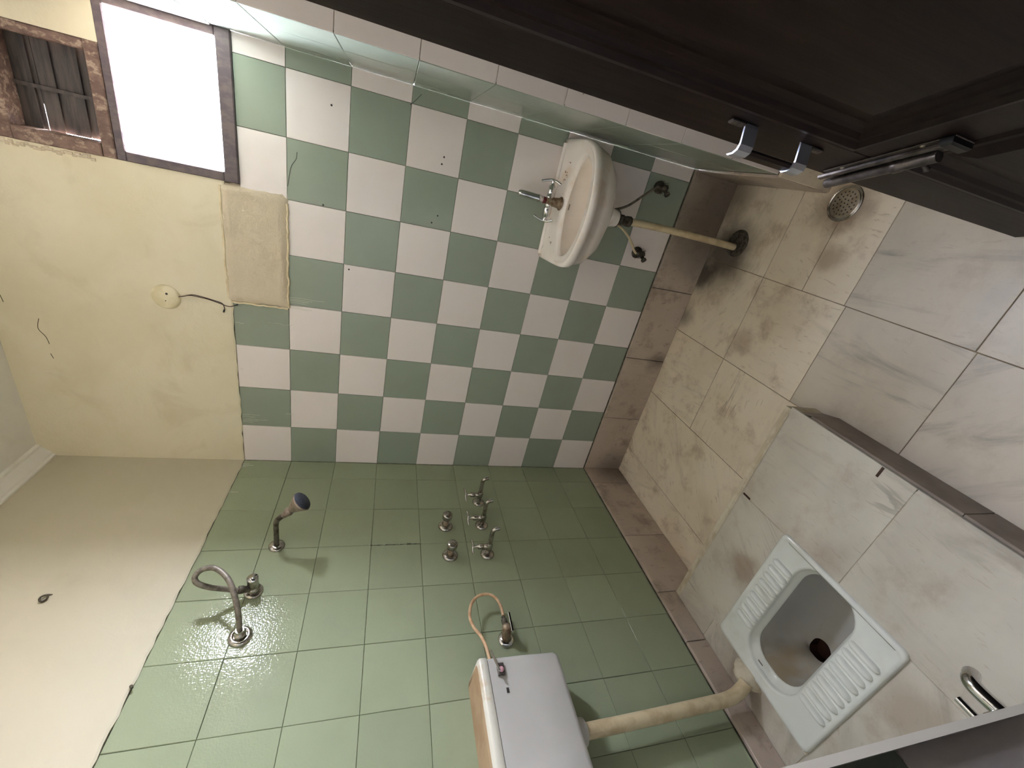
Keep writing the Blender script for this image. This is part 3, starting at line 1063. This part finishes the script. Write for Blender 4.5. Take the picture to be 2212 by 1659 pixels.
# angle valve feeding the cistern
AV = thing('angle_valve', 'chrome angle valve with a lever, beside the cistern on the green wall', 'valve', (0, -.97, .958))
MB().lathe((.001, -.97, .958), X, [(0, .030), (.003, .030), (.009, .025), (.012, .018)]).build('wall_flange', M['chrome_new'], AV)
MB().lathe((.008, -.968, .958), (1, .25, .1), [(0, .015), (.03, .017), (.05, .017), (.056, .012), (.058, 0)]).build('valve_body', M['brass'], AV)
MB().lathe((.046, -.955, .962), (.15, 1, .15), [(0, .010), (.014, .010), (.016, .012), (.030, .012), (.032, .008), (.04, .008)], 8).build('outlet', M['corroded'], AV)
MB().obox((.070, -.948, .950), (Vector((.35, 1, .1)), Vector((0, -.1, 1)), X), (.062, .008, .004), .001).build('lever', M['chrome_new'], AV)
CH = MB().tube([(.058, -.915, .968), (.060, -.885, .970), (.060, -.852, .980), (.060, -.830, 1.005), (.060, -.832, 1.045), (.064, -.862, 1.078), (.072, -.915, 1.095), (.082, -.962, 1.090), (.092, -1.00, 1.074), (.098, -1.04, 1.064), (.1, -1.085, 1.060)], .0055, 12).build('inlet_hose', M['hose_tan'], loc=(.058, -.915, .968))
CH['label'] = 'tan flexible hose arching from the angle valve into the cistern'
CH['category'] = 'hose'

# cistern
C = thing('flush_cistern', 'white plastic flush cistern on the green wall above the squat toilet', 'cistern', (0, -1.32, .84))
y0c, y1c, zb, zm, ztp, dd = -1.095, -1.565, .838, 1.080, 1.112, .142


def crect(z, inset=0.0, dxx=0.0, x0=.001):
    ya, yb_ = y0c - inset, y1c + inset
    d = dd - inset + dxx
    r = .018
    out = [Vector((x0, ya + .012, z))]
    n_ = 6
    pts = [Vector((x0, yb_ - .012, z))]
    for i in range(n_ + 1):
        a = math.radians(-90 + 90 * i / n_)
        pts.append(Vector((d - r + r * math.cos(a), yb_ + r + r * math.sin(a), z)))
    for i in range(n_ + 1):
        a = math.radians(90 * i / n_)
        pts.append(Vector((d - r + r * math.cos(a), ya - r + r * math.sin(a), z)))
    return pts + out


mb = MB()
mb.rings([crect(zb, .022), crect(zb + .006, .008), crect(zb + .02, .003), crect(.95, .001), crect(zm, 0.0)], True, True)
mb.build('tank', M['plastic'], C)
mb = MB()
mb.rings([crect(zm + .0015, -.001), crect(zm + .003, -.003), crect(zm + .022, -.003), crect(ztp - .004, .000), crect(ztp, .010)], True, False)
mb.build('lid', M['lid'], C)
MB().rings([crect(ztp, .010), crect(ztp + .003, .024)], False, True).build('lid_top', M['lid_dust'], C)
fl_ = MB().obox((.147, -1.138, 1.046), (Y, Z, X), (.034, .022, .012), .003).build('flush_lever', M['bolt'], C)
MB().lathe((.152, -1.142, 1.046), X, [(0, .008), (.003, .008), (.0035, 0)]).build('button', M['pink'], fl_)
MB().obox((.160, -1.118, 1.062), (Vector((-.25, 1, .15)), Z, X), (.075, .007, .004), .001).build('lever_blade', M['chrome_new'], fl_)
MB().obox((.1425, -1.195, 1.035), (Y, Z, X), (.014, .008, .0005)).build('sticker', M['bolt'], C)
MB().lathe((.07, -1.30, .842), -Z, [(0, .044), (.004, .044), (.006, .038), (.032, .036), (.036, .030)], 24).build('outlet_nut', M['plastic'], C)
FP = MB().tube([(.07, -1.30, .815), (.068, -1.296, .60), (.066, -1.290, .40), (.066, -1.286, .27), (.072, -1.280, .222), (.088, -1.270, .190), (.105, -1.262, .176)], .0215, 18).build('flush_pipe', M['pvc'], loc=(.07, -1.3, .14))
FP['label'] = 'thick cream flush pipe from under the cistern down to the platform'
FP['category'] = 'pipe'
# lump of mortar around the pipe's foot
mb = MB()
rr_ = []
for (s, z) in ((1.0, PH - .001), (.92, PH + .012), (.7, PH + .03), (.35, PH + .042), (.05, PH + .045)):
    rr_.append([Vector((.092 + .036 * s * math.cos(2 * PI * i / 14) * (1 + .18 * math.sin(3.1 * i)), -1.240 + .055 * s * math.sin(2 * PI * i / 14) * (1 + .15 * math.cos(2.3 * i)), z)) for i in range(14)])
mb.rings(rr_, False, True)
mb.build('mortar_lump', M['mortar'], platform)

# bib tap on the front wall, half hidden by the door jamb
FT = thing('bib_tap', 'chrome bib tap over the platform, half hidden behind the tiled door jamb', 'tap', (.89, YF, .5))
MB().lathe((.89, YF + .001, .50), Y, [(0, .028), (.004, .028), (.010, .016), (.05, .013)]).build('wall_flange', M['chrome_new'], FT)
MB().tube([(.89, YF + .04, .502), (.89, YF + .07, .505), (.89, YF + .093, .500), (.89, YF + .104, .478)], .012, 14).build('spout', M['chrome_new'], FT)
b = MB().lathe((.89, YF + .045, .512), Z, [(0, .010), (.03, .010), (.032, .006), (.05, .006)]).build('valve', M['chrome_new'], FT)
MB().tube([(.89, YF + .015, .562), (.89, YF + .045, .566), (.89, YF + .078, .564)], .0055, 10).build('handle', M['chrome_new'], b)

# ================================================================== BACK WALL DETAILS
CP = thing('cover_plate', 'round cream ceiling-rose style cover plate on the yellow plaster', 'cover', (.774, 0, 2.257))
MB().lathe((.774, -.003, 2.257), -Y, [(0, .047), (.003, .047), (.008, .044), (.011, .038), (.0125, .02), (.013, 0)], 32).build('plate', M['cover'], CP)
MB().lathe((.790, -.0155, 2.250), -Y, [(0, .0042), (.001, .0042)], 10).build('screw_slot', M['hole'], CP)
MB().lathe((.762, -.0157, 2.256), -Y, [(0, .002), (.001, .002)], 10).build('screw_slot', M['hole'], CP)
WR = thing('loose_wire', 'frayed dark electric wire hanging from the round cover plate', 'wire', (.774, -.004, 2.21))
MB().tube([(.782, -.012, 2.213), (.790, -.018, 2.195), (.794, -.012, 2.175), (.790, -.008, 2.15), (.785, -.006, 2.12), (.775, -.006, 2.085), (.766, -.007, 2.052), (.772, -.008, 2.035), (.780, -.009, 2.020)], .0016, 6).build('strand', M['wire'], WR)
MB().tube([(.783, -.014, 2.213), (.792, -.020, 2.190), (.797, -.011, 2.17), (.792, -.006, 2.14), (.783, -.005, 2.10), (.777, -.005, 2.078), (.768, -.006, 2.07), (.752, -.007, 2.068), (.744, -.008, 2.071)], .0016, 6).build('strand', M['wire'], WR)
MB().lathe((.752, -.008, 2.068), (-1, 0, .25), [(0, .002), (.002, .0032), (.012, .0032), (.013, .0015)], 8).build('tape', M['black'], WR)
MB().lathe((.774, -.009, 2.032), (.5, 0, -1), [(0, .002), (.002, .0028), (.012, .0028), (.013, .0015)], 8).build('tape', M['black'], WR)
MB().tube([(.778, -.010, 2.215), (.787, -.016, 2.200), (.797, -.014, 2.186)], .0018, 6).build('bare_strand', M['cover'], WR)


def wl(parent, pts, r, mt, name):
    return MB().tube([(x, -.0006, z) for x, z in pts], r, 4).build(name, mt, parent)


# hairline cracks in the tiles
for pts in ([(1.367, 1.807), (1.345, 1.81), (1.32, 1.825), (1.29, 1.832), (1.25, 1.838)], [(1.60, 1.445), (1.615, 1.43), (1.64, 1.41)]):
    wl(wall_back, pts, .0009, M['hole'], 'crack')
for pts in ([(1.70, .995), (1.73, .975), (1.78, .97)],):
    MB().tube([(x, YS - .0006, z) for x, z in pts], .0007, 4).build('crack', M['hole'], wall_right)
# plaster dribbles
mb = MB()
for (x, z0, L) in ((.835, 1.838, .13), (.828, 1.838, .085), (.822, 1.838, .07), (.815, 1.838, .06), (.798, 1.838, .05), (.79, 1.838, .085), (.70, 2.035, .03), (.715, 1.92, .09), (.49, 2.03, .012), (.26, 2.035, .07), (.25, 2.035, .05), (.235, 2.035, .10), (.228, 2.035, .06), (.22, 2.035, .04), (.275, 1.86, .03)):
    mb.tube([(x, -.0004, z0), (x + .001, -.0006, z0 - L * .4), (x - .001, -.0006, z0 - L * .7), (x, -.0004, z0 - L)], .0008, 4)
o = mb.build('plaster_dribble', M['drip'], wall_back)
o['kind'] = 'stuff'
mb = MB()
for (y, z0, L) in ((-.03, 2.04, .03), (-.04, 2.038, .045), (-.05, 2.04, .025), (-.22, 2.04, .035)):
    mb.tube([(.0012, y, z0), (.0014, y + .001, z0 - L * .5), (.0012, y, z0 - L)], .0008, 4)
for a in (-.534, -.530):
    for k_ in range(7):
        z0 = 1.44 - k_ * .03
        mb.obox((.0006, -.529, z0), (Y, Z, X), (.0024, random.uniform(.012, .022), .002))
o = mb.build('plaster_dribble', M['drip'], wall_left)
o['kind'] = 'stuff'
mb = MB()
for (px_, pz_) in ((1.535, 1.70), (1.21, 1.72), (1.465, 1.305), (1.44, 1.31), (1.255, 1.30), (1.225, 1.32), (.985, 1.62), (1.595, .68), (1.3, .695)):
    mb.lathe((px_, -.0002, pz_), -Y, [(0, .0035), (.0006, .003)], 8)
o = mb.build('screw_hole', M['hole'], wall_back)
o['kind'] = 'stuff'
# hook high on the left wall and a clip at the tile edge
HK = MB().tube([(.002, -.682, 2.378), (.008, -.685, 2.388), (.012, -.693, 2.396), (.012, -.703, 2.396), (.008, -.708, 2.388), (.010, -.702, 2.381), (.012, -.694, 2.380)], .0028, 8).build('wall_hook', M['corroded'], loc=(.004, -.69, 2.388))
HK['label'] = 'small rusty hook sticking out of the bare cream plaster'
HK['category'] = 'hook'
CL = MB().tube([(.004, -.985, 2.043), (.010, -.989, 2.042), (.012, -.995, 2.036)], .0035, 8).build('wall_plug', M['corroded'], loc=(.004, -.989, 2.042))
CL['label'] = 'small dark wall plug at the upper edge of the green tiles'
CL['category'] = 'plug'
# flaking patches in the plaster
mb = MB()
for pts in ([(.63, 2.66), (.59, 2.67), (.56, 2.655), (.53, 2.65)], [(.49, 2.655), (.47, 2.65)], [(.72, 2.75), (.68, 2.745)]):
    mb.tube([(x, -.0042, z) for x, z in pts], .0011, 5)
mb.build('crack', M['web'], wall_back)

# ================================================================== DOOR
E0 = Vector((1.5953, -1.0403, 0))
dv = Vector((.285, -.9585, 0)).normalized()
nv = Vector((-dv.y * -1, -dv.x, 0))
nv = Vector((dv.y, -dv.x, 0)).normalized()      # looks at the photographer's side
if nv.x > 0:
    nv = -nv
LD = .75
DH = 2.03


def dpt(s, z, o=0.0):
    return E0 + dv * s + Z * z + nv * o


door = struct(MB().obox(dpt(LD / 2, DH / 2 + .005, -.026), (dv, Z, nv), (LD - .02, DH - .02, .018)).build('door_1', M['door']))


def dbar(name, s0, s1, z0, z1, o0, o1, mat=None, bev=.002, parent=None):
    return MB().obox(dpt((s0 + s1) / 2, (z0 + z1) / 2, (o0 + o1) / 2), (dv, Z, nv), (s1 - s0, z1 - z0, o1 - o0), bev).build(name, mat or M['door'], parent or door)


dbar('stile', 0, .095, .005, DH, -.036, 0)
dbar('stile', LD - .095, LD, .005, DH, -.036, 0)
dbar('rail', .095, LD - .095, .005, .18, -.036, 0)
dbar('rail', .095, LD - .095, .64, .725, -.036, 0)
dbar('rail', .095, LD - .095, DH - .11, DH, -.036, 0)
for (z0, z1) in ((.725, DH - .11), (.18, .64)):
    a, b = .095, LD - .095
    # stepped moulding frame and a raised field, built ring by ring
    def rg_(i, o):
        return [dpt(a + i, z0 + i, o), dpt(b - i, z0 + i, o), dpt(b - i, z1 - i, o), dpt(a + i, z1 - i, o)]
    MB().rings([rg_(0, -.002), rg_(.006, .004), (rg_(.014, .005)), rg_(.020, -.002), rg_(.026, -.003), rg_(.032, -.010), rg_(.040, -.012)], False, False, False).build('moulding', M['door'], door)
    MB().rings([rg_(.040, -.012), rg_(.052, -.014), rg_(.085, -.004)], False, True, False).build('panel', M['door'], door)
# pull handle
ph = dbar('pull_handle', .040, .064, .798, .930, .030, .040, M['door'], .004)
for zc in (.925, .803):
    vs = []
    pr_ = [(.072, .001), (.072, .006), (.070, .032), (.066, .040), (.056, .0435), (.044, .0425)]
    for hw, th in ((.0135, 0), (.0135, -.003)):
        for (s, o_) in pr_:
            vs.append(dpt(s + th, zc - hw, o_ + th))
            vs.append(dpt(s + th, zc + hw, o_ + th))
    n_ = len(pr_) * 2
    fs = []
    for i in range(len(pr_) - 1):
        a = i * 2
        fs += [(a, a + 1, a + 3, a + 2), (n_ + a, n_ + a + 2, n_ + a + 3, n_ + a + 1), (a, a + 2, n_ + a + 2, n_ + a), (a + 1, n_ + a + 1, n_ + a + 3, a + 3)]
    MB().add(vs, fs).build('bracket', M['bracket'], ph)
for z0, z1 in ((.938, .966), (.765, .790)):
    MB().obox(dpt(.068, (z0 + z1) / 2, .003), (dv, Z, nv), (.012, z1 - z0, .006), .002).build('fixing_tab', M['bolt'], ph)
# sliding bolt
sb = dbar('sliding_bolt', .012, .215, .634, .682, 0, .003, M['bolt'], .001)
MB().lathe(dpt(-.010, .640, .010), dv, [(0, .0085), (.002, .0095), (.118, .0095), (.120, .0115), (.132, .0115), (.134, .010), (.185, .010)], 14).build('bolt_rod', M['bolt'], sb)
MB().obox(dpt(.095, .668, .006), (dv, Z, nv), (.20, .009, .008), .002).build('bolt_guide', M['bolt'], sb)
dbar('keeper', .196, .214, .636, .684, 0, .014, M['black'], .003, sb)
MB().lathe(dpt(.150, .634, .014), -Z + nv * .4, [(0, .004), (.014, .004), (.016, .0055), (.022, .0)], 10).build('bolt_knob', M['bolt'], sb)
for (s, z) in ((.045, .676), (.17, .676)):
    MB().lathe(dpt(s, z, .003), nv, [(0, .004), (.0015, .003)], 8).build('screw', M['steel'], sb)

for o in list(COL.objects):
    if 'base' in o:
        del o['base']
